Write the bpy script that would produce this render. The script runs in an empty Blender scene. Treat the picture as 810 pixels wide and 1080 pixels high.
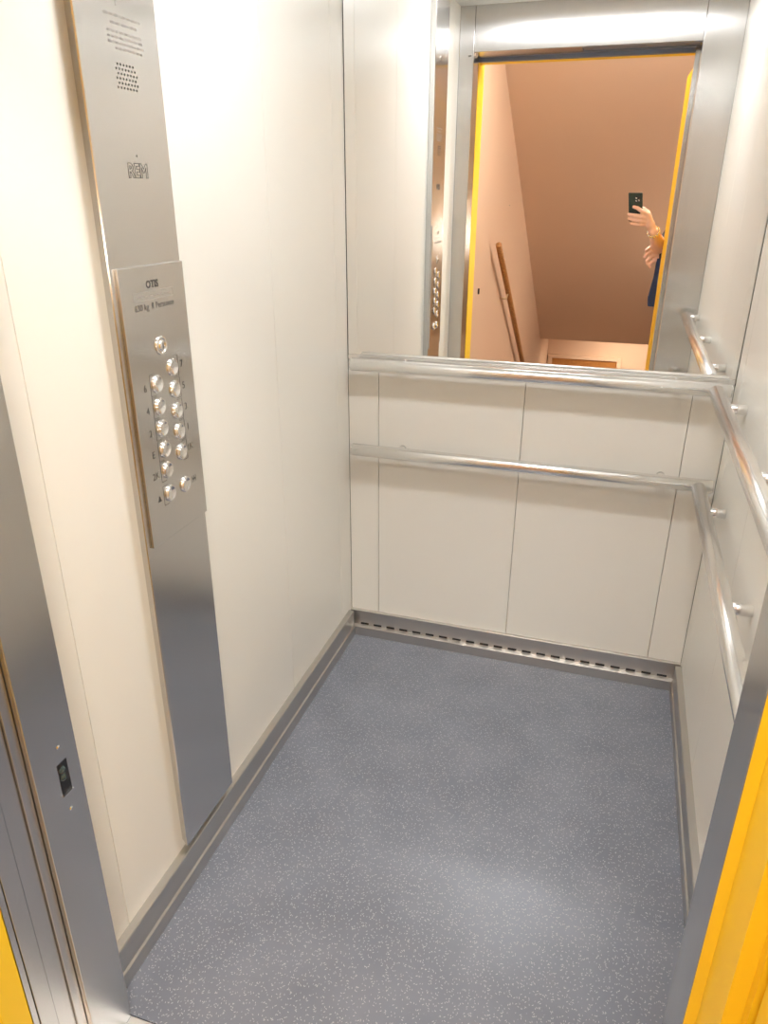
import bpy, bmesh, math, random
from mathutils import Vector, Matrix, Euler
random.seed(4)
SC = bpy.context.scene
COL = SC.collection
R = math.radians

# ------------------------------------------------------------ materials
def mat(name, base, rough=.5, metal=0., spec=.5, **kw):
    m = bpy.data.materials.new(name); m.use_nodes = True
    b = m.node_tree.nodes['Principled BSDF']
    b.inputs['Base Color'].default_value = (*base, 1)
    b.inputs['Roughness'].default_value = rough
    b.inputs['Metallic'].default_value = metal
    b.inputs['Specular IOR Level'].default_value = spec
    for k, v in kw.items(): b.inputs[k.replace('_', ' ')].default_value = v
    return m
def nd(m, t, **kw):
    n = m.node_tree.nodes.new(t)
    for k, v in kw.items(): setattr(n, k, v)
    return n
def lk(m, a, b): m.node_tree.links.new(a, b)
def bsdf(m): return m.node_tree.nodes['Principled BSDF']
def coords(m, scale, rot=(0, 0, 0)):
    tc = nd(m, 'ShaderNodeTexCoord'); mp = nd(m, 'ShaderNodeMapping')
    mp.inputs['Scale'].default_value = scale; mp.inputs['Rotation'].default_value = rot
    lk(m, tc.outputs['Object'], mp.inputs['Vector']); return mp.outputs['Vector']
def noise(m, vec, scale, detail=3):
    n = nd(m, 'ShaderNodeTexNoise'); n.inputs['Scale'].default_value = scale; n.inputs['Detail'].default_value = detail
    lk(m, vec, n.inputs['Vector']); return n.outputs['Fac']
def ramp(m, fac, stops):
    r = nd(m, 'ShaderNodeValToRGB'); lk(m, fac, r.inputs['Fac'])
    e = r.color_ramp.elements
    while len(e) < len(stops): e.new(.5)
    for el, (p, c) in zip(e, stops):
        el.position = p; el.color = (*c, 1) if len(c) == 3 else c
    return r.outputs['Color']
def mrange(m, fac, a, b, c, d):
    r = nd(m, 'ShaderNodeMapRange'); lk(m, fac, r.inputs['Value'])
    for k, v in zip(('From Min', 'From Max', 'To Min', 'To Max'), (a, b, c, d)): r.inputs[k].default_value = v
    return r.outputs['Result']
def bump(m, h, strength, dist=.001):
    b = nd(m, 'ShaderNodeBump'); b.inputs['Strength'].default_value = strength; b.inputs['Distance'].default_value = dist
    lk(m, h, b.inputs['Height']); lk(m, b.outputs['Normal'], bsdf(m).inputs['Normal'])

def steel(name, base, rough, aniso=.95, rot=(1, 1, 0), grain=(120, 120, 1.5)):
    m = mat(name, base, rough, 1.)
    g = noise(m, coords(m, grain), 1, 2)
    lk(m, ramp(m, g, [(.3, tuple(c * .985 for c in base)), (.7, tuple(min(c * 1.012, 1) for c in base))]), bsdf(m).inputs['Base Color'])
    bsdf(m).inputs['Anisotropic'].default_value = aniso
    t = nd(m, 'ShaderNodeCombineXYZ')
    for k, v in zip('XYZ', rot): t.inputs[k].default_value = v
    lk(m, t.outputs[0], bsdf(m).inputs['Tangent'])
    return m
STEEL = steel('brushed_steel', (.66, .655, .645), .21)
STEEL_SKIRT = steel('brushed_skirting_steel', (.60, .585, .56), .38, 0., (1, 1, 0), (2, 2, 150))
TUBE = mat('satin_rail_steel', (.84, .835, .825), .23, 1.)
CHROME = mat('polished_steel', (.86, .86, .86), .08, 1.)
DARK = mat('dark_gap', (.10, .095, .085), .7)
BLACK = mat('black_plastic', (.012, .012, .015), .35)
INK = mat('engraved_black', (.06, .055, .05), .6)
FAINT = mat('faint_etching', (.46, .45, .43), .5, .7)
BLUESTEEL = mat('dark_blue_grey_steel', (.20, .22, .28), .4, .3)
PANEL = mat('cream_panel_laminate', (.815, .803, .748), .33, 0, .5)
bump(PANEL, noise(PANEL, coords(PANEL, (160, 160, 10)), 3, 3), .12, .0005)
CEIL = mat('white_ceiling_sheet', (.85, .85, .82), .4)
MIRROR = mat('mirror_silver', (.93, .93, .92), 0., 1.)
def mirror_specks(m):
    v = nd(m, 'ShaderNodeTexVoronoi'); v.inputs['Scale'].default_value = 9
    lk(m, coords(m, (1, 1, 1)), v.inputs['Vector'])
    d = nd(m, 'ShaderNodeBsdfDiffuse'); d.inputs['Color'].default_value = (.8, .75, .65, 1)
    f = mrange(m, v.outputs['Distance'], .014, .026, .55, 0)
    mx = nd(m, 'ShaderNodeMixShader'); lk(m, f, mx.inputs[0])
    lk(m, bsdf(m).outputs[0], mx.inputs[1]); lk(m, d.outputs[0], mx.inputs[2])
    lk(m, mx.outputs[0], m.node_tree.nodes['Material Output'].inputs['Surface'])
mirror_specks(MIRROR)
YELLOW = mat('yellow_gloss_paint', (.96, .65, .02), .45, 0, .3)
bump(YELLOW, noise(YELLOW, coords(YELLOW, (1, 1, 1)), 180, 2), .12, .0006)
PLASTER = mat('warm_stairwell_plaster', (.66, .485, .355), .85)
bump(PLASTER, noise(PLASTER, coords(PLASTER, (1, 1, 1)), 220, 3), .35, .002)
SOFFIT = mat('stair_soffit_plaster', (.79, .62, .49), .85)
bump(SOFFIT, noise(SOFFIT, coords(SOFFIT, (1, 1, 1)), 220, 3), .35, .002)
WOOD = mat('varnished_wood', (.40, .18, .05), .35)
wn = noise(WOOD, coords(WOOD, (30, 3, 30)), 3, 4)
lk(WOOD, ramp(WOOD, wn, [(.3, (.30, .125, .03)), (.7, (.50, .24, .075))]), bsdf(WOOD).inputs['Base Color'])
BRASS = mat('pale_metal_bracket', (.75, .62, .42), .35, .8)
STONE = mat('landing_stone', (.30, .26, .22), .5)
lk(STONE, ramp(STONE, noise(STONE, coords(STONE, (1, 1, 1)), 60, 5), [(.35, (.16, .135, .115)), (.65, (.40, .35, .30))]), bsdf(STONE).inputs['Base Color'])
ALU = mat('bright_aluminium', (.86, .85, .84), .3, .85)

def rubber():
    m = mat('speckled_rubber', (.12, .13, .155), .30, 0, .5)
    base = ramp(m, noise(m, coords(m, (1, 1, 1)), 7, 4), [(.3, (.165, .182, .225)), (.7, (.207, .226, .275))])
    prev = base
    for k, (ang, sc, th) in enumerate([(20, 120, .095), (75, 135, .10), (-40, 112, .095), (-78, 150, .09)]):
        tc = nd(m, 'ShaderNodeTexCoord')
        m1 = nd(m, 'ShaderNodeMapping'); m1.inputs['Rotation'].default_value = (0, 0, R(ang)); m1.inputs['Location'].default_value = (k * .37, k * .71, 0)
        m2 = nd(m, 'ShaderNodeMapping'); m2.inputs['Scale'].default_value = (.34, 1, 0)
        lk(m, tc.outputs['Object'], m1.inputs['Vector']); lk(m, m1.outputs[0], m2.inputs['Vector'])
        v = nd(m, 'ShaderNodeTexVoronoi'); v.voronoi_dimensions = '2D'; v.inputs['Scale'].default_value = sc
        lk(m, m2.outputs[0], v.inputs['Vector'])
        f = mrange(m, v.outputs['Distance'], th * .7, th, 1, 0)
        # only some of the cells carry a fleck
        sep = nd(m, 'ShaderNodeSeparateColor'); lk(m, v.outputs['Color'], sep.inputs[0])
        g = mrange(m, sep.outputs[0], .34, .42, 0, 1)
        mu = nd(m, 'ShaderNodeMath', operation='MULTIPLY'); lk(m, f, mu.inputs[0]); lk(m, g, mu.inputs[1])
        mx = nd(m, 'ShaderNodeMix', data_type='RGBA'); lk(m, mu.outputs[0], mx.inputs['Factor'])
        lk(m, prev, mx.inputs['A']); mx.inputs['B'].default_value = (.44, .46, .50, 1)
        prev = mx.outputs['Result']
    lk(m, prev, bsdf(m).inputs['Base Color'])
    bump(m, noise(m, coords(m, (1, 1, 1)), 320, 3), .25, .0006)
    return m
RUBBER = rubber()
SKIN = mat('skin', (.84, .56, .48), .5, Subsurface_Weight=.12, Subsurface_Radius=(.02, .008, .004))
NAVY = mat('navy_cloth', (.035, .055, .13), .85)
CHARCOAL = mat('charcoal_cloth', (.03, .03, .035), .85)
HAIR = mat('brown_hair', (.10, .06, .035), .6)
GOLD = mat('pale_gold', (.95, .85, .55), .2, 1.)
EYE = mat('eye_white', (.8, .8, .78), .2); IRIS = mat('dark_iris', (.05, .03, .02), .2)
LIP = mat('lip', (.55, .2, .17), .5)
GLASS = mat('lens_glass', (.035, .055, .055), .12)

def emit(name, col, s):
    m = bpy.data.materials.new(name); m.use_nodes = True; nt = m.node_tree
    nt.nodes.remove(nt.nodes['Principled BSDF']); e = nt.nodes.new('ShaderNodeEmission')
    e.inputs['Color'].default_value = (*col, 1); e.inputs['Strength'].default_value = s
    nt.links.new(e.outputs[0], nt.nodes['Material Output'].inputs['Surface']); return m

# ------------------------------------------------------------ mesh building
class MB:
    def __init__(s): s.bm = bmesh.new(); s.mats = []
    def mi(s, m):
        if m not in s.mats: s.mats.append(m)
        return s.mats.index(m)
    def box(s, x0, x1, y0, y1, z0, z1, m, bev=0., seg=2):
        r = bmesh.ops.create_cube(s.bm, size=1)
        vs = r['verts']
        for v in vs: v.co = Vector(((x0 + x1) / 2 + v.co.x * (x1 - x0), (y0 + y1) / 2 + v.co.y * (y1 - y0), (z0 + z1) / 2 + v.co.z * (z1 - z0)))
        fs = set(f for v in vs for f in v.link_faces); k = s.mi(m)
        for f in fs: f.material_index = k
        if bev:
            es = list(set(e for v in vs for e in v.link_edges))
            o = bmesh.ops.bevel(s.bm, geom=es, offset=bev, segments=seg, affect='EDGES', profile=.5)
            for f in o['faces']: f.material_index = k
        return s
    def prism(s, poly, z0, z1, m, axis='z', bev=0.):
        """extrude a closed 2D polygon; axis z: (x,y)->z ; x: (y,z)->x ; y: (x,z)->y"""
        def P(a, b, c): return {'z': (a, b, c), 'x': (c, a, b), 'y': (a, c, b)}[axis]
        k = s.mi(m)
        lo = [s.bm.verts.new(P(a, b, z0)) for a, b in poly]; hi = [s.bm.verts.new(P(a, b, z1)) for a, b in poly]
        n = len(poly); fs = [s.bm.faces.new(lo[::-1]), s.bm.faces.new(hi)]
        for i in range(n): fs.append(s.bm.faces.new((lo[i], lo[(i + 1) % n], hi[(i + 1) % n], hi[i])))
        for f in fs: f.material_index = k
        if bev:
            es = list(set(e for v in lo + hi for e in v.link_edges))
            o = bmesh.ops.bevel(s.bm, geom=es, offset=bev, segments=1, affect='EDGES')
            for f in o['faces']: f.material_index = k
        bmesh.ops.recalc_face_normals(s.bm, faces=[f for f in s.bm.faces])
        return s
    def lathe(s, prof, p, d, m, n=32):
        """prof: (radius, height) pairs turned about axis d at p"""
        d = Vector(d).normalized(); q = d.to_track_quat('Z', 'Y'); k = s.mi(m); p = Vector(p)
        rings = []
        for r, h in prof:
            if r < 1e-6: rings.append([s.bm.verts.new(p + q @ Vector((0, 0, h)))])
            else: rings.append([s.bm.verts.new(p + q @ Vector((r * math.cos(2 * math.pi * i / n), r * math.sin(2 * math.pi * i / n), h))) for i in range(n)])
        for a, b in zip(rings, rings[1:]):
            for i in range(n):
                j = (i + 1) % n
                if len(a) == 1 and len(b) == 1: continue
                if len(a) == 1: f = s.bm.faces.new((a[0], b[i], b[j]))
                elif len(b) == 1: f = s.bm.faces.new((a[i], a[j], b[0]))
                else: f = s.bm.faces.new((a[i], a[j], b[j], b[i]))
                f.material_index = k; f.smooth = True
        return s
    def rod(s, a, b, r, m, n=24, bev=.0015):
        a, b = Vector(a), Vector(b); L = (b - a).length
        return s.lathe([(0, 0), (r - bev, 0), (r, bev), (r, L - bev), (r - bev, L), (0, L)], a, b - a, m, n)
    def capsule(s, a, b, ra, rb, m=None, n=14):
        a, b = Vector(a), Vector(b); L = max((b - a).length, 1e-4)
        prof = [(0, -ra)] + [(ra * math.cos(t), ra * math.sin(t)) for t in [R(-60), R(-30), 0]] + [(rb * math.cos(t), L + rb * math.sin(t)) for t in [0, R(30), R(60)]] + [(0, L + rb)]
        return s.lathe(prof, a, b - a, m, n)
    def ball(s, c, r, m=None, n=20):
        """ellipsoid, r = (rx,ry,rz)"""
        r3 = bmesh.ops.create_uvsphere(s.bm, u_segments=n, v_segments=n // 2 + 2, radius=1); k = s.mi(m)
        for v in r3['verts']:
            v.co = Vector((c[0] + v.co.x * r[0], c[1] + v.co.y * r[1], c[2] + v.co.z * r[2]))
            for f in v.link_faces: f.material_index = k; f.smooth = True
        return s
    def build(s, name, parent=None, **tags):
        me = bpy.data.meshes.new(name)
        bmesh.ops.recalc_face_normals(s.bm, faces=s.bm.faces)
        s.bm.to_mesh(me); s.bm.free()
        for m in s.mats: me.materials.append(m)
        o = bpy.data.objects.new(name, me); COL.objects.link(o)
        if parent: o.parent = parent
        for k, v in tags.items(): o[k] = v
        return o
def struct(mb, name, **t): return mb.build(name, kind='structure', **t)
def thing(name, label, cat, group=None):
    o = bpy.data.objects.new(name, None); COL.objects.link(o); o.empty_display_size = .05
    o['label'] = label; o['category'] = cat
    if group: o['group'] = group
    return o
def place(o, loc):
    """put the Empty at the thing's base while its parts keep their place"""
    loc = Vector(loc); o.location = loc
    for c in o.children: c.location = c.location - loc
def text(name, s, size, M, m, parent, depth=.0004, **tags):
    cu = bpy.data.curves.new('t', 'FONT'); cu.body = s; cu.size = size; cu.extrude = depth
    cu.align_x = 'CENTER'; cu.align_y = 'CENTER'; cu.resolution_u = 3
    for k, v in tags.pop('curve', {}).items(): setattr(cu, k, v)
    t = bpy.data.objects.new('t', cu); COL.objects.link(t)
    me = bpy.data.meshes.new_from_object(t.evaluated_get(bpy.context.evaluated_depsgraph_get()))
    bpy.data.objects.remove(t); me.transform(M); me.materials.clear(); me.materials.append(m); me.name = name
    for p in me.polygons: p.material_index = 0
    o = bpy.data.objects.new(name, me); COL.objects.link(o); o.parent = parent
    for k, v in tags.items(): o[k] = v
    return o
def on_left(x, y, z, sx=1.):   # writing on a face that looks towards +x
    return Matrix(((0, 0, 1, x), (sx, 0, 0, y), (0, 1, 0, z), (0, 0, 0, 1)))

# ------------------------------------------------------------ cabin shell
W = 1.1; D = 1.405; ZF = .01; ZC = 2.165; ZS = .105
g = .0008
def panels(axis, cuts, z0, z1, face, back):
    mb = MB()
    for a, b in zip(cuts, cuts[1:]):
        if axis == 'y': mb.box(min(face, back), max(face, back), a + g, b - g, z0, z1, PANEL, .0008)
        else: mb.box(a + g, b - g, min(face, back), max(face, back), z0, z1, PANEL, .0008)
    return mb
wl = panels('y', [-D, -1.303, -.9, -.499, -.096, .0], ZS - .03, ZC, 0, -.018)
wl.box(-.03, -.0182, -D, .02, 0, ZC, DARK); struct(wl, 'wall_left')
wr = panels('y', [-D, -1.303, -.9, -.499, -.096, .0], ZS - .03, ZC, W, W + .018)
wr.box(W + .0182, W + .03, -D, .02, 0, ZC, DARK); struct(wr, 'wall_right')
wb = panels('x', [.0, .1, .548, 1.0, W], ZS - .03, .985, 0, .018)
wb.box(.0, W, .004, .018, .987, ZC, PANEL)
wb.box(-.017, W + .017, .0182, .03, 0, ZC, DARK); struct(wb, 'wall_back')
# floor: rubber sheet
fl = MB(); fl.box(-.0, W, -D + .0, .0, -.03, ZF, RUBBER); struct(fl, 'floor')
cl = MB(); cl.box(.0, W, -D, .0, ZC, ZC + .03, CEIL); struct(cl, 'ceiling')
# stepped steel skirting
def skirt_side(name, s, x0):
    f = lambda a: x0 + s * a
    mb = MB(); mb.prism([(f(0.0003), ZF + .0005), (f(.0225), ZF + .0005), (f(.0225), .045), (f(.0185), .049), (f(.0185), .104), (f(.0165), .1065), (f(.0003), .1065)], -D + .001, -.0305, STEEL_SKIRT, 'y')
    return struct(mb, name)
skirt_side('baseboard_left', 1, 0); skirt_side('baseboard_right', -1, W)
mb = MB(); mb.prism([(-.0003, ZF + .0005), (-.030, ZF + .0005), (-.030, .0435), (-.012, .0455), (-.012, .1), (-.011, .1015), (-.0003, .1015)], .001, W - .001, STEEL_SKIRT, 'x')
n = 0; x = .038
slots = MB()
while x < 1.07:
    slots.box(x, x + .029, -.0126, -.0118, .0468, .0542, BLACK); x += .0475
bs = struct(mb, 'baseboard_back')
so = slots.build('ventilation_slots', bs); so['label'] = 'row of black ventilation slots'

# mirror
m_ = thing('wall_mirror', 'large frameless mirror filling the back wall above the handrails', 'mirror')
MB().box(.003, W - .003, -.004, .0035, 1.001, ZC - .002, MIRROR, .0006, 1).build('mirror_glass', m_)
MB().box(.003, W - .003, -.0065, -.0002, .9865, 1.0005, TUBE, .001).build('support_strip', m_, label='thin steel strip under the glass')
place(m_, (W / 2, 0, .99))

# front wall with steel posts and transom
XL, XR = .063, .957; ZD = 2.0
mb = MB()
mb.box(.0, XL, -D - .09, -D, ZF, ZC, STEEL, .0015)
struct(mb, 'wall_front_left')
mb = MB(); mb.box(XR, W, -D - .09, -D, ZF, ZC, STEEL, .0015); struct(mb, 'wall_front_right')
mb = MB(); mb.box(XL + .0015, XR - .0015, -D - .035, -D, ZD, ZC, STEEL, .0015)
mb.box(XL + .0015, .5, -D - .14, -D - .036, ZD + .002, ZD + .05, STEEL)
mb.box(.503, XR - .0015, -D - .14, -D - .038, ZD + .008, ZD + .05, BLUESTEEL)
mb.box(.503, XR - .0015, -D - .034, -D - .008, ZD - .0012, ZD - .0002, BLUESTEEL)
mb.box(.041, .949, -D - .195, -D - .172, 1.9885, ZD + .05, BLUESTEEL)
mb.box(XL + .0015, XR - .0015, -D - .171, -D - .145, ZD + .004, ZD + .05, BLUESTEEL)
struct(mb, 'wall_front_top')
# small dark screw slots in the post above the opening
sc = MB(); sc.box(.04, .052, -D + .0002, -D + .0012, 1.985, 1.989, INK); struct(sc, 'trim_1')
# car sliding door, slid open into the left pocket (only its edge shows)
d1 = MB(); d1.box(-.40, .054, -1.5135, -1.4962, .022, ZD, STEEL, .0006); do = struct(d1, 'door_1')
MB().box(-.42, .046, -1.54, -1.522, .022, ZD, STEEL, .001).build('rear_panel', do)
# sills
mb = MB(); mb.box(XL, .945, -1.495, -D - .002, -.02, ZF + .001, ALU, .001)
for yy in (-1.425, -1.45, -1.475): mb.box(XL + .002, .943, yy - .003, yy + .003, ZF + .001, ZF + .002, STEEL_SKIRT)
struct(mb, 'trim_2')
mb = MB(); mb.box(.04, .95, -1.60, -1.51, -.02, ZF + .001, ALU, .001); struct(mb, 'trim_3')
# landing side steel posts
mb = MB(); mb.box(-.02, .050, -1.574, -1.5435, ZF, ZD + .003, STEEL, .001); mb.box(.0375, .050, -1.545, -1.5145, ZF, ZD + .003, STEEL); mb.box(-.02, .0485, -1.5845, -1.5755, ZF, ZD + .003, STEEL); struct(mb, 'trim_4')
mb = MB(); mb.box(.940, 1.0, -1.557, -1.512, ZF, ZD + .003, STEEL, .001); struct(mb, 'trim_5')

# yellow landing door frame, stepped rebates
LF = [(-.05, -1.5875), (.050, -1.5875), (.050, -1.631), (.044, -1.634), (.044, -1.74), (.034, -1.742), (.034, -1.80), (-.05, -1.80)]
RF = [(1.05, -1.559), (.9405, -1.559), (.950, -1.565), (.950, -1.631), (.964, -1.633), (.964, -1.646), (1.05, -1.646)]
fr = MB(); fr.prism(LF, ZF, 2.06, YELLOW)
fr.prism(RF, ZF, 2.06, YELLOW)
fr.prism([(-1.602, 1.988), (-1.655, 1.988), (-1.655, 1.995), (-1.70, 1.995), (-1.70, 2.06), (-1.602, 2.06)], .045, .955, YELLOW, 'x')
fo = struct(fr, 'door_2')
# open yellow hinged landing door leaf, turned out against the right
lf = MB(); lf.box(.0, .035, -.645, 0, ZF + .012, 1.99, YELLOW, .002)
leaf = lf.build('door_leaf', fo); leaf.location = (.967, -1.652, 0); leaf.rotation_euler = (0, 0, R(-1.4))
leaf['label'] = 'yellow hinged leaf standing open on the right'
MB().rod((.0, .006, .35), (.0, .006, .45), .006, STEEL).rod((.0, .006, 1.65), (.0, .006, 1.75), .006, STEEL).build('hinge', leaf)
lp = MB(); lp.box(-.001, .036, -.6475, -.6455, 1.0, 1.18, STEEL, .0005); lp.build('lock_plate', leaf)

# ------------------------------------------------------------ handrails
def handrail(name, label, a, b, stubs, wall_dir, grp, collar):
    t = thing(name, label, 'handrail', grp)
    a, b = Vector(a), Vector(b)
    MB().rod(a, b, .019, TUBE, 40, .002).build('rail_tube', t)
    for s in stubs:
        p = a.lerp(b, s); w = Vector(wall_dir)
        q = p + w * .0525
        mb = MB(); mb.rod(p + w * .014, q, .0120, TUBE, 28, .0005)
        mb.build('bracket', t)
    if collar:
        for e, dd in ((a, (a - b).normalized()), (b, (b - a).normalized())):
            MB().lathe([(0, 0), (.0165, 0), (.0165, .002), (.012, .004), (0, .005)], e, dd, TUBE, 24).build('end_cap', t)
    place(t, (a + b) / 2 + Vector(wall_dir) * .0525)
GH = 'steel handrails of the lift cabin'
zu, zl, off = .981, .712, .0528
bx = lambda x: (x - .03) / 1.055
ry = lambda y: (y + 1.33) / 1.252
handrail('handrail', 'upper steel handrail on the back wall just below the mirror', (.03, -off, zu), (1.085, -off, zu), [bx(.18), bx(.95)], (0, 1, 0), GH, 1)
handrail('handrail', 'lower steel handrail on the back wall against the cream panels', (.03, -off, zl), (1.085, -off, zl), [bx(.18), bx(.95)], (0, 1, 0), GH, 1)
handrail('handrail', 'upper steel handrail running along the right wall', (W - off, -1.33, zu), (W - off, -.078, zu), [ry(-.245), ry(-.74), ry(-1.285)], (1, 0, 0), GH, 1)
handrail('handrail', 'lower steel handrail running along the right wall', (W - off, -1.33, zl), (W - off, -.078, zl), [ry(-.245), ry(-.74), ry(-1.285)], (1, 0, 0), GH, 1)

# ------------------------------------------------------------ car operating panel
cop = thing('control_panel', 'tall brushed steel operating panel with floor buttons on the left wall', 'control panel')
XP = .023; XI = .0285
MB().prism([(.0002, -1.104), (XP - .002, -1.117), (XP, -1.1155), (XP, -.9165), (XP - .002, -.915), (.0002, -.919)], .13, 2.15, STEEL).build('panel_body', cop)
MB().box(XP, XI, -1.1035, -.917, .852, 1.338, STEEL, .0009).build('button_plate', cop, label='raised plate carrying the buttons')
# maker's engravings
text('lettering', 'OTIS', .0165, on_left(XI, -1.0156, 1.3075), INK, cop, .0003, curve={'offset': .0006})
text('lettering', '630 kg  8 Personen', .0150, on_left(XI, -1.014, 1.2725, .98), INK, cop, .0003)
fb = MB()
for (y0, y1, z0, z1) in ((-1.072, -.956, 1.297, 1.2976), (-1.072, -.956, 1.2835, 1.2841), (-1.072, -1.0714, 1.2835, 1.2976), (-.9566, -.956, 1.2835, 1.2976)):
    fb.box(XI, XI + .0003, y0, y1, z0, z1, FAINT)
yy = -1.066
while yy < -.965:
    w_ = random.uniform(.003, .009); fb.box(XI, XI + .0003, yy, yy + w_, 1.2885, 1.2895 + random.random() * .001, FAINT); yy += w_ + random.uniform(.0015, .005)
fb.build('etched_frame', cop, label='faint etched box with a line of tiny marks')
# REM logo: outlined block letters
text('logo', 'REM', .0285, on_left(XP, -1.0095, 1.4795, 1.0), INK, cop, .0003, curve={'fill_mode': 'NONE', 'extrude': 0., 'bevel_depth': .00055, 'offset': .0008, 'space_character': 1.0})
dm = MB(); dm.lathe([(0, .0003), (.0016, .0003), (.0016, 0)], (XP, -1.0085, 1.502), (1, 0, 0), INK, 10); dm.build('pinhole', cop)
# speaker holes, five staggered rows
sp = MB()
for r_ in range(6):
    for c_ in range(7 - (r_ == 0)):
        sp.lathe([(0, .0003), (.00175, .0003), (.00175, 0)], (XP, -1.0345 + c_ * .0077 + (.004 if r_ % 2 == 0 else 0), 1.6255 - r_ * .0062), (1, 0, 0), INK, 8)
sp.build('speaker_grille', cop, label='small block of punched speaker holes')
# tiny illegible etched instruction lines above the speaker
tx = MB()
for z_, ya, yb in ((1.688, -1.049, -.962), (1.678, -1.036, -.972), (1.667, -1.046, -.962), (1.660, -1.046, -.960), (1.653, -1.046, -.958), (1.646, -1.030, -.963)):
    y_ = ya
    while y_ < yb:
        w_ = random.uniform(.004, .011)
        q = y_
        while q < min(y_ + w_, yb):
            tx.box(XP, XP + .00025, q, q + .0008, z_ - .0017, z_ + random.choice((.0012, .0018)), FAINT); q += .0015
        y_ += w_ + .0025
tx.build('etched_text', cop, label='faint rows of tiny etched text')
text('lettering', 'i', .014, on_left(XP, -1.017, 1.705), FAINT, cop, .0003)
kh = MB(); kh.lathe([(.009, 0), (.009, .0015), (.0075, .002), (.0055, .0018)], (XP, -.993, 1.922), (1, 0, 0), CHROME, 20)
kh.box(XP, XP + .0012, -.9965, -.9895, 1.909, 1.928, BLACK); kh.build('key_switch', cop)

def button(y, z):
    ring = MB(); ring.lathe([(.0158, 0), (.0158, .0022), (.0146, .0036), (.0132, .0036), (.0126, .0026)], (XI, y, z), (1, 0, 0), CHROME, 36)
    b = ring.build('button', cop)
    prof = [(0.0126, .0026)] + [(.0126 * math.sin(t), .0052 - .0035 * math.cos(t) ** 2) for t in [R(80), R(70), R(60), R(48), R(36), R(24), R(12)]] + [(0, .0017)]
    MB().lathe(prof, (XI, y, z), (1, 0, 0), CHROME, 36).build('button_cap', b)
    return b
YA, YB = -.984, -1.0355
BT = [('7', YA, 1.161, 1), ('6', YB, 1.1415, 0), ('5', YA, 1.121, 1), ('4', YB, 1.1015, 0), ('3', YA, 1.081, 1), ('2', YB, 1.0615, 0),
      ('1', YA, 1.0415, 1), ('E', YB, 1.0218, 0), ('1K', YA, 1.0015, 1), ('2K', YB, .9825, 0), (None, YB, .937, 0), ('o', YA, .936, 2)]
for s, y, z, side in BT:
    button(y, z)
    sg = 1 if side else -1
    if side < 2:                                                   # thin engraved bracket round the button
        bk = MB(); yo = y + sg * .0195
        bk.box(XI, XI + .0003, yo - .0004, yo + .0004, z - .0185, z + .0185, INK)
        for zz in (z - .0185, z + .0185): bk.box(XI, XI + .0003, min(yo, yo - sg * .0155), max(yo, yo - sg * .0155), zz - .0004, zz + .0004, INK)
        bk.build('bracket_marking', cop)
    yt = -.9535 if side else -1.0705
    if s and s != 'o': text('floor_number', s, .0185, on_left(XI, yt, z - (0 if side else .001), .95), INK, cop, .0003)
bl = MB()   # bell mark and door mark
bl.prism([(-1.0745, .9315), (-1.0625, .9315), (-1.0655, .936), (-1.0665, .941), (-1.0685, .9425), (-1.0705, .941), (-1.0715, .936)], XI, XI + .0003, INK, 'x')
bl.build('bell_symbol', cop)
db = MB()
for a, b in ((-.9585, -.9575), (-.9525, -.9515), (-.9465, -.9455)): db.box(XI, XI + .0003, a, b, .929, .942, INK)
db.prism([(-.9565, .9355), (-.954, .938), (-.954, .933)], XI, XI + .0003, INK, 'x').prism([(-.9475, .9355), (-.950, .938), (-.950, .933)], XI, XI + .0003, INK, 'x')
db.build('door_symbol', cop)
lk_ = MB(); lk_.lathe([(.0165, 0), (.0165, .002), (.0155, .0032), (.012, .0032), (.012, .0022), (.0085, .0022), (.0085, .0045), (.007, .0052), (0, .0052)], (XI, -1.0115, 1.2045), (1, 0, 0), CHROME, 36)
lo = lk_.build('key_switch', cop, label='round chrome key lock above the buttons')
MB().box(XI + .0050, XI + .0056, -1.0122, -1.0108, 1.1995, 1.2095, BLACK).build('key_slot', lo)
place(cop, (0, -1.01, .13))

# door light barrier in the left post
se = thing('door_sensor', 'small dark recessed light barrier set in the steel door post at lower left', 'sensor')
xs = XL
MB().box(xs, xs + .0006, -1.4505, -1.4305, .597, .656, BLACK).build('recess', se)
MB().lathe([(0, .004), (.004, .0035), (.0065, 0)], (xs + .0004, -1.4425, .6425), (1, 0, 0), GLASS, 18).build('lens', se)
MB().lathe([(0, .004), (.004, .0035), (.0065, 0)], (xs + .0004, -1.4430, .629), (1, 0, 0), GLASS, 18).build('lens', se)
MB().box(xs, xs + .003, -1.4515, -1.4295, .5955, .5975, CHROME).build('lower_lip', se)
for z_ in (.684, .564): MB().lathe([(0, .0016), (.0022, .0014), (.0035, 0)], (xs, -1.4405, z_), (1, 0, 0), CHROME, 14).build('screw', se)
place(se, (xs, -1.44, .597))

# ------------------------------------------------------------ ceiling lamp of the cabin
LAMP = emit('cabin_lamp_glow', (.985, .985, 1.), 46.0)
cl_ = thing('ceiling_light', 'flat rectangular lamp set in the cabin ceiling', 'ceiling light')
MB().box(.17, .93, -.955, -.805, ZC - .006, ZC - .0005, TUBE, .001).build('lamp_frame', cl_)
MB().box(.185, .915, -.94, -.82, ZC - .008, ZC - .0062, LAMP).build('diffuser', cl_)
place(cl_, (.55, -.88, ZC - .0005))

# ------------------------------------------------------------ stairwell behind the camera
XS = -.16; XE = 2.4; YN = -3.55; SL = .632; YB_ = -7.42
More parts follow.
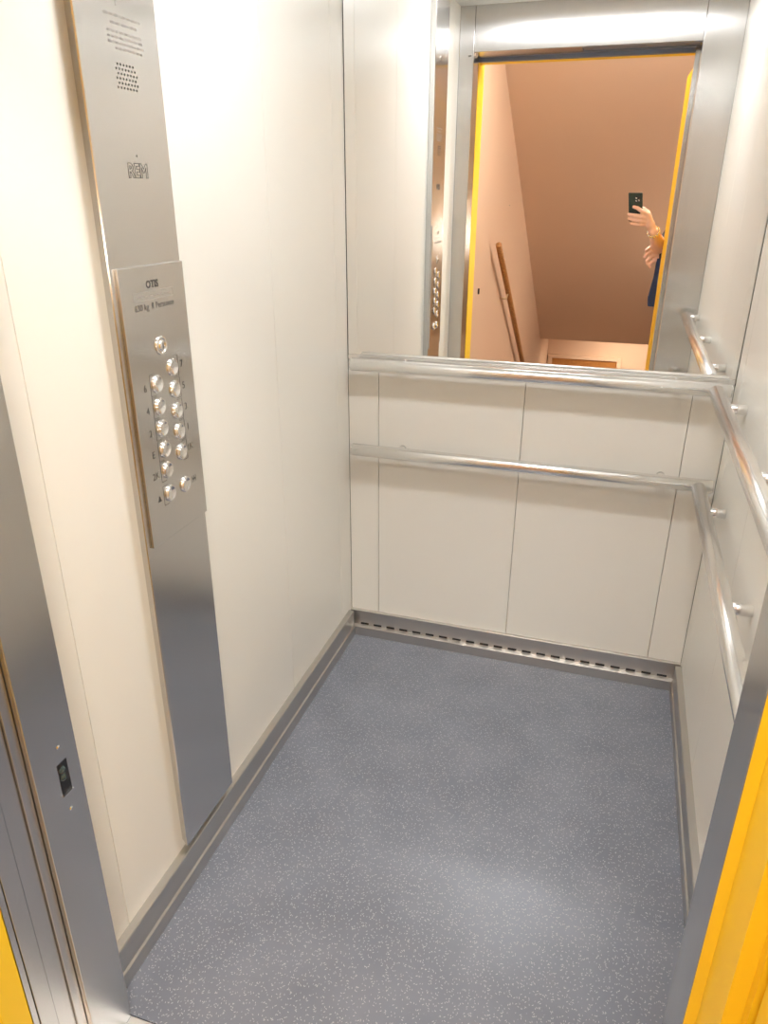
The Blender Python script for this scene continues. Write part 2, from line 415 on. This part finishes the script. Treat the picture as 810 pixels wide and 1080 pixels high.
# landing wall around the frame
mb = MB(); mb.box(-.6, .033, -1.795, -1.59, ZF, 2.9, PLASTER); mb.box(.966, XE, -1.64, -1.56, ZF, 2.9, PLASTER); mb.box(.029, .966, -1.70, -1.60, 2.061, 2.9, PLASTER)
struct(mb, 'wall_landing')
mb = MB(); mb.box(XS - .1, XS, -8.7, -1.796, -2.6, 2.9, PLASTER); struct(mb, 'wall_stair_left')
mb = MB(); mb.box(XE, XE + .1, -8.7, -1.56, -2.6, 4.0, PLASTER); struct(mb, 'wall_stair_right')
mb = MB(); mb.box(XS, XE, -8.72, -8.6, -2.6, .2, PLASTER); struct(mb, 'wall_stair_end')
mb = MB(); mb.box(XS, XE, YN, -1.605, -.2, ZF, STONE); struct(mb, 'floor_landing')
st = MB(); nst = 14; tr = (-YB_ + YN) / nst; rs = tr * SL
for i in range(nst):
    y0 = YN - i * tr; z1 = ZF - (i + 1) * rs
    st.box(XS, XE, y0 - tr, y0, z1 - .2, z1, STONE)
st.box(XS, XE, -8.6, YN - nst * tr, ZF - nst * rs - .25, ZF - nst * rs, STONE)
struct(st, 'floor_stairs')
zt = lambda Y: -.198 + (7.42 - Y) * .6315
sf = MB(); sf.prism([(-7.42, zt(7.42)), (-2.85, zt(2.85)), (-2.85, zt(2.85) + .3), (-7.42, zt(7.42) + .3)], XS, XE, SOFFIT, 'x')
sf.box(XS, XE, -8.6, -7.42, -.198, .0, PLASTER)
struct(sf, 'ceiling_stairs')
mb = MB(); mb.box(-.6, XE, -2.86, -1.56, 2.70, 2.9, PLASTER); struct(mb, 'ceiling_landing')
# recessed brown window in the end wall
wn_ = MB()
x0, x1, z1_ = -.085, .80, -.655
wn_.box(x0 - .06, x1 + .06, -8.598, -8.56, z1_, z1_ + .05, PLASTER, .003)
wn_.box(x0 - .06, x0, -8.598, -8.56, -1.5, z1_, PLASTER, .003); wn_.box(x1, x1 + .06, -8.598, -8.56, -1.5, z1_, PLASTER, .003)
wn_.box(x0, x1, -8.597, -8.585, -1.5, z1_, WOOD)
struct(wn_, 'window_1')
# wooden handrail
hr = thing('wooden_handrail', 'round wooden handrail sloping down the stairwell wall, seen in the mirror', 'handrail')
p0 = Vector((-.10, -3.35, 1.137)); p1 = Vector((-.10, -7.3, 1.137 - .6327 * 3.95))
MB().rod(p0, p1, .022, WOOD, 24, .006).build('rail', hr)
for Y in (3.95, 5.3, 6.7):
    p = Vector((-.10, -Y, 1.137 - .6327 * (Y - 3.35)))
    mb = MB(); mb.capsule(p + Vector((0, 0, -.02)), p + Vector((-.01, 0, -.06)), .007, .007, BRASS); mb.capsule(p + Vector((-.01, 0, -.06)), p + Vector((-.058, 0, -.06)), .007, .007, BRASS)
    mb.build('bracket', hr)
place(hr, p0)
lt = thing('door_latch', 'tiny black catch on the stairwell wall beside the yellow frame', 'catch')
MB().box(XS, XS + .012, -2.970, -2.962, .840, .878, BLACK, .003).build('catch_body', lt)
place(lt, (XS, -2.965, .835))

# ------------------------------------------------------------ camera
cam = bpy.data.cameras.new('camera'); co = bpy.data.objects.new('camera', cam); COL.objects.link(co)
CP = Vector((0.78918592, -2.12053186, 1.44439952)); CE = Euler((R(66.68198986), R(-0.21660345), R(17.64402593)), 'XYZ')
co.location = CP; co.rotation_euler = CE
cam.sensor_fit = 'HORIZONTAL'; cam.sensor_width = 36; cam.lens = 771.939 / 810 * 36; cam.clip_start = .02
SC.camera = co

# ------------------------------------------------------------ phone, hands, person
CM = Matrix.Translation(CP) @ CE.to_matrix().to_4x4()
L = lambda x, y, z: CM @ Vector((x, y, z))
ph = thing('smartphone', 'dark green-black smartphone held up in a hand in front of the mirror', 'phone')
def local(o, M): o.matrix_local = M
b = MB(); b.box(-.036, .036, -.074, .074, -.0035, .0035, GLASS, .003, 3); o = b.build('phone_body', ph); local(o, CM @ Matrix.Translation((-.013, -.055, .012)))
b = MB(); b.box(-.014, .014, -.014, .014, -.0015, .0, BLACK, .0012); o2 = b.build('camera_block', ph); local(o2, CM @ Matrix.Translation((-.001, -.012, .0085)))
b = MB()
for dx, dy in ((-.007, .006), (.006, -.005), (-.007, -.008)): b.lathe([(.0045, 0), (.0045, .001), (.0035, .0012), (0, .0008)], (dx, dy, 0), (0, 0, -1), CHROME, 16)
o3 = b.build('lens_ring', ph); local(o3, CM @ Matrix.Translation((-.001, -.012, .0070)))
place(ph, L(-.013, -.129, .012))

def remesh(mb, name, vox, parent, m, it=4, **tags):
    mb.mats = [m]
    for f in mb.bm.faces: f.material_index = 0
    o = mb.build('tmp')
    a = o.modifiers.new('r', 'REMESH'); a.mode = 'VOXEL'; a.voxel_size = vox; a.use_smooth_shade = True
    c = o.modifiers.new('s', 'SMOOTH'); c.iterations = it; c.factor = .5
    dg = bpy.context.evaluated_depsgraph_get(); dg.update()
    me = bpy.data.meshes.new_from_object(o.evaluated_get(dg)); bpy.data.objects.remove(o)
    me.name = name; me.materials.clear(); me.materials.append(m)
    for p in me.polygons: p.use_smooth = True; p.material_index = 0
    q = bpy.data.objects.new(name, me); COL.objects.link(q); q.parent = parent
    for k, v in tags.items(): q[k] = v
    return q
per = thing('person', 'person in dark clothes leaning in from the landing, bare forearm holding up a phone', 'person')
bd = MB()
def chain(mb, pts):
    for (a, ra), (b, rb) in zip(pts, pts[1:]): mb.capsule(a, b, ra, rb, SKIN)
ctr = Vector((1.195, -2.62, 0)); fw = Vector((-.62, .78, 0)).normalized(); rt = Vector((fw.y, -fw.x, 0))
def B(r_, f_, z_): return ctr + rt * r_ + fw * f_ + Vector((0, 0, z_))
LS, RS = B(-.165, .0, 1.33), B(.165, .0, 1.33)
# torso, neck, head
def torso(mb, e=0.):
    for z_, hw, dp in ((.90, .10, .095), (.98, .085, .09), (1.06, .075, .085), (1.14, .085, .09), (1.22, .10, .095), (1.29, .105, .085)):
        mb.capsule(B(-hw, 0, z_), B(hw, 0, z_), dp + e, dp + e, SKIN)
torso(bd)
bd.capsule(LS, RS, .05, .05, SKIN); bd.capsule(B(0, 0, 1.33), B(0, .015, 1.46), .055, .05, SKIN)
HC = B(0, .03, 1.555)
bd.capsule(B(0, .015, 1.575), B(0, .03, 1.59), .085, .083, SKIN); bd.capsule(B(0, .03, 1.54), B(0, .06, 1.48), .068, .04, SKIN)
bd.capsule(B(0, .10, 1.565), B(0, .128, 1.535), .011, .014, SKIN)
for s in (-1, 1): bd.capsule(B(s * .083, .015, 1.565), B(s * .087, .01, 1.535), .012, .009, SKIN)
# legs and feet
for s in (-1, 1):
    chain(bd, [(B(s * .085, 0, .90), .095), (B(s * .09, .015, .50), .06), (B(s * .09, .0, .44), .055), (B(s * .09, -.02, .30), .056), (B(s * .09, -.02, .10), .037)])
    bd.capsule(B(s * .09, -.035, .055), B(s * .095, .14, .045), .034, .028, SKIN)
# left arm up to the phone
WR = Vector((.890, -2.185, 1.283)); EL = Vector((.955, -2.455, 1.165))
chain(bd, [(LS, .052), (LS.lerp(EL, .5), .046), (EL, .040), (EL.lerp(WR, .35), .041), (EL.lerp(WR, .75), .030), (WR, .026)])
# left hand: palm facing back, fingers round the back of the phone
MC = [L(.050, -.088, .006), L(.056, -.108, .008), L(.054, -.128, .012), L(.047, -.147, .016)]
for c_, r_ in zip(MC, (.0145, .0145, .014, .0125)): bd.capsule(WR + (c_ - WR) * .05, c_, .021, r_, SKIN)
bd.capsule(WR.lerp(MC[1], .55), WR.lerp(MC[2], .6), .021, .021, SKIN)
F = [[(.028, -.066, -.010), (.002, -.050, -.0065), (-.018, -.046, -.0035)],
     [(.022, -.092, -.012), (-.014, -.088, -.0080), (-.046, -.088, .002)],
     [(.018, -.114, -.012), (-.016, -.112, -.0080), (-.046, -.111, .004)],
     [(.014, -.136, -.008), (-.012, -.136, -.0050), (-.034, -.136, .001)]]
for mc, f, r_ in zip(MC, F, (.0102, .0105, .0100, .0088)):
    chain(bd, [(mc, r_ * 1.18), (L(*f[0]), r_ * 1.05), (L(*f[1]), r_ * .95), (L(*f[2]), r_ * .82)])
chain(bd, [(WR.lerp(MC[0], .35), .018), (L(.042, -.092, .034), .0135), (L(.020, -.072, .032), .0110), (L(-.004, -.062, .027), .0095)])
# right arm below
WR2 = Vector((1.000, -2.395, 1.145)); EL2 = Vector((1.20, -2.42, 1.07))
chain(bd, [(RS, .052), (RS.lerp(EL2, .5), .046), (EL2, .040), (EL2.lerp(WR2, .4), .039), (WR2, .026)])
def V(x, y, z): return Vector((x, y, z))
K2 = [V(.935, -2.385, 1.190), V(.925, -2.375, 1.170), V(.925, -2.370, 1.150), V(.932, -2.368, 1.132)]
for c_ in K2: bd.capsule(WR2, c_, .020, .0125, SKIN)
T2 = [[(.905, -2.365, 1.200), (.882, -2.352, 1.192), (.868, -2.345, 1.180)], [(.893, -2.358, 1.172), (.872, -2.345, 1.160), (.866, -2.340, 1.144)],
      [(.896, -2.352, 1.146), (.880, -2.342, 1.128), (.884, -2.343, 1.112)], [(.908, -2.352, 1.122), (.895, -2.345, 1.106), (.902, -2.348, 1.094)]]
for k_, t_ in zip(K2, T2): chain(bd, [(k_, .0105), (V(*t_[0]), .0095), (V(*t_[1]), .0088), (V(*t_[2]), .0075)])
chain(bd, [(V(.975, -2.385, 1.165), .017), (V(.955, -2.372, 1.212), .0125), (V(.930, -2.360, 1.235), .0105), (V(.910, -2.352, 1.232), .009)])
remesh(bd, 'body', .0042, per, SKIN, 3)
# clothing
tp = MB(); torso(tp, .014)
tp.capsule(B(-.12, 0, .86), B(.12, 0, .86), .112, .112, SKIN)
tp.capsule(LS, RS, .066, .066, SKIN); tp.capsule(B(0, 0, 1.33), B(0, .005, 1.385), .075, .066, SKIN)
def sleeve(mb, S, E_, Wv, f):
    chain(mb, [(S, .068), (S.lerp(E_, .5), .060), (E_, .052), (E_.lerp(Wv, f), .048)])
sleeve(tp, LS, EL, WR, .22); sleeve(tp, RS, EL2, WR2, .72)
remesh(tp, 'jacket', .009, per, CHARCOAL, 3)
tr_ = MB()
for s in (-1, 1): chain(tr_, [(B(s * .085, 0, .88), .112), (B(s * .09, .012, .50), .078), (B(s * .09, -.01, .30), .075), (B(s * .09, -.015, .11), .068)])
remesh(tr_, 'trousers', .01, per, NAVY, 3)
sh = MB()
for s in (-1, 1):
    sh.capsule(B(s * .09, -.04, .062), B(s * .095, .155, .055), .047, .042, SKIN)
for v in sh.bm.verts: v.co.z = max(v.co.z, ZF + .001)
remesh(sh, 'shoes', .006, per, BLACK, 2)
ha = MB()
ha.capsule(B(0, -.005, 1.595), B(0, .015, 1.61), .097, .092, SKIN); ha.capsule(B(0, -.045, 1.58), B(0, -.05, 1.50), .075, .06, SKIN)
for v in ha.bm.verts:
    d_ = (v.co - HC).dot(fw)
    if d_ > .045: v.co -= fw * (d_ - .045)
remesh(ha, 'hair', .007, per, HAIR, 3)
for s in (-1, 1):
    p = B(s * .031, .099, 1.570); fc = MB(); fc.ball(p, (.0125, .0125, .0095), EYE); fc.ball(p + fw * .008, (.006, .006, .006), IRIS)
    fc.build('eye', per)
MB().capsule(B(-.02, .098, 1.503), B(.02, .098, 1.503), .007, .007, LIP).build('mouth', per)
# bracelet round the phone wrist
ax = (MC[1] - EL).normalized(); qb = ax.to_track_quat('Z', 'Y'); br = MB(); wc = WR + (EL - WR).normalized() * .006
for k_ in range(14):
    t_ = 2 * math.pi * k_ / 14
    br.ball(wc + qb @ Vector((.0285 * math.cos(t_), .0285 * math.sin(t_), 0)), (.0062, .0062, .0062), GOLD if k_ % 2 else CHROME, 10)
brc = br.build('bracelet'); brc['label'] = 'pale gold link bracelet on the wrist that holds up the phone'; brc['category'] = 'bracelet'
place(per, (ctr.x, ctr.y, ZF))
# dark blue garment hanging from the lower hand
gm = thing('folded_jacket', 'dark blue garment hanging below the lower hand, seen in the mirror', 'garment')
gb = MB()
gb.prism([(.945, 1.14), (.985, 1.14), (.99, 1.04), (.995, .885), (.93, .885), (.925, .93), (.94, 1.04)], -2.392, -2.350, NAVY, 'y')
bmesh.ops.subdivide_edges(gb.bm, edges=gb.bm.edges[:], cuts=3, use_grid_fill=True)
for v in gb.bm.verts: v.co.y += .006 * math.sin(v.co.x * 140) + .004 * math.sin(v.co.z * 50)
for v in gb.bm.verts: v.co.x -= .012
remesh(gb, 'cloth', .005, gm, NAVY, 4)
gs = MB(); gs.capsule(V(.955, -2.372, 1.17), V(.955, -2.372, 1.05), .017, .019, CHARCOAL); remesh(gs, 'collar', .005, gm, CHARCOAL, 2, label='black upper edge')
place(gm, (.96, -2.37, .885))

# ------------------------------------------------------------ light
def lamp(name, label, loc, size, power, col):
    t = thing(name, label, 'ceiling light')
    x, y, z = loc
    MB().box(x - size / 2 - .02, x + size / 2 + .02, y - .17, y + .17, z + .012, z + .03, CEIL, .003).build('lamp_frame', t)
    a = size * .3
    MB().box(x - size / 2, x + size / 2, y - .15, y + .15, z, z + .012, emit(name + '_glow', col, power), .002).build('diffuser', t)
    place(t, (x, y, z + .03))
lamp('landing_light', 'long lamp under the landing ceiling outside the lift', (.86, -2.45, 2.665), .5, 95., (1., .95, .87))
wl_ = thing('wall_lamp', 'added round fill lamp on the far right stairwell wall, brightening the soffit', 'fill lamp')
MB().ball((2.30, -5.0, 1.1), (.10, .14, .14), emit('wall_lamp_glow', (1., .92, .80), 95.)).build('globe', wl_)  # unseen glowing globe, added to brighten the stair soffit and left wall
MB().rod((2.36, -5.0, 1.1), (2.399, -5.0, 1.1), .09, CEIL).build('wall_plate', wl_)
place(wl_, (2.4, -5.0, 1.1))
lamp('stair_light', 'lamp under the ceiling over the half landing of the stairs', (.9, -8.0, -.235), .8, 26., (1., .80, .62))
w = bpy.data.worlds.new('world'); SC.world = w; w.use_nodes = True
w.node_tree.nodes['Background'].inputs[0].default_value = (1, .9, .8, 1); w.node_tree.nodes['Background'].inputs[1].default_value = .15
vs = SC.view_settings; vs.view_transform = 'Standard'; vs.look = 'None'; vs.gamma = 1; vs.exposure = 0.04; vs.use_curve_mapping = False
SC.cycles.max_bounces = 12; SC.cycles.diffuse_bounces = 6; SC.cycles.glossy_bounces = 8
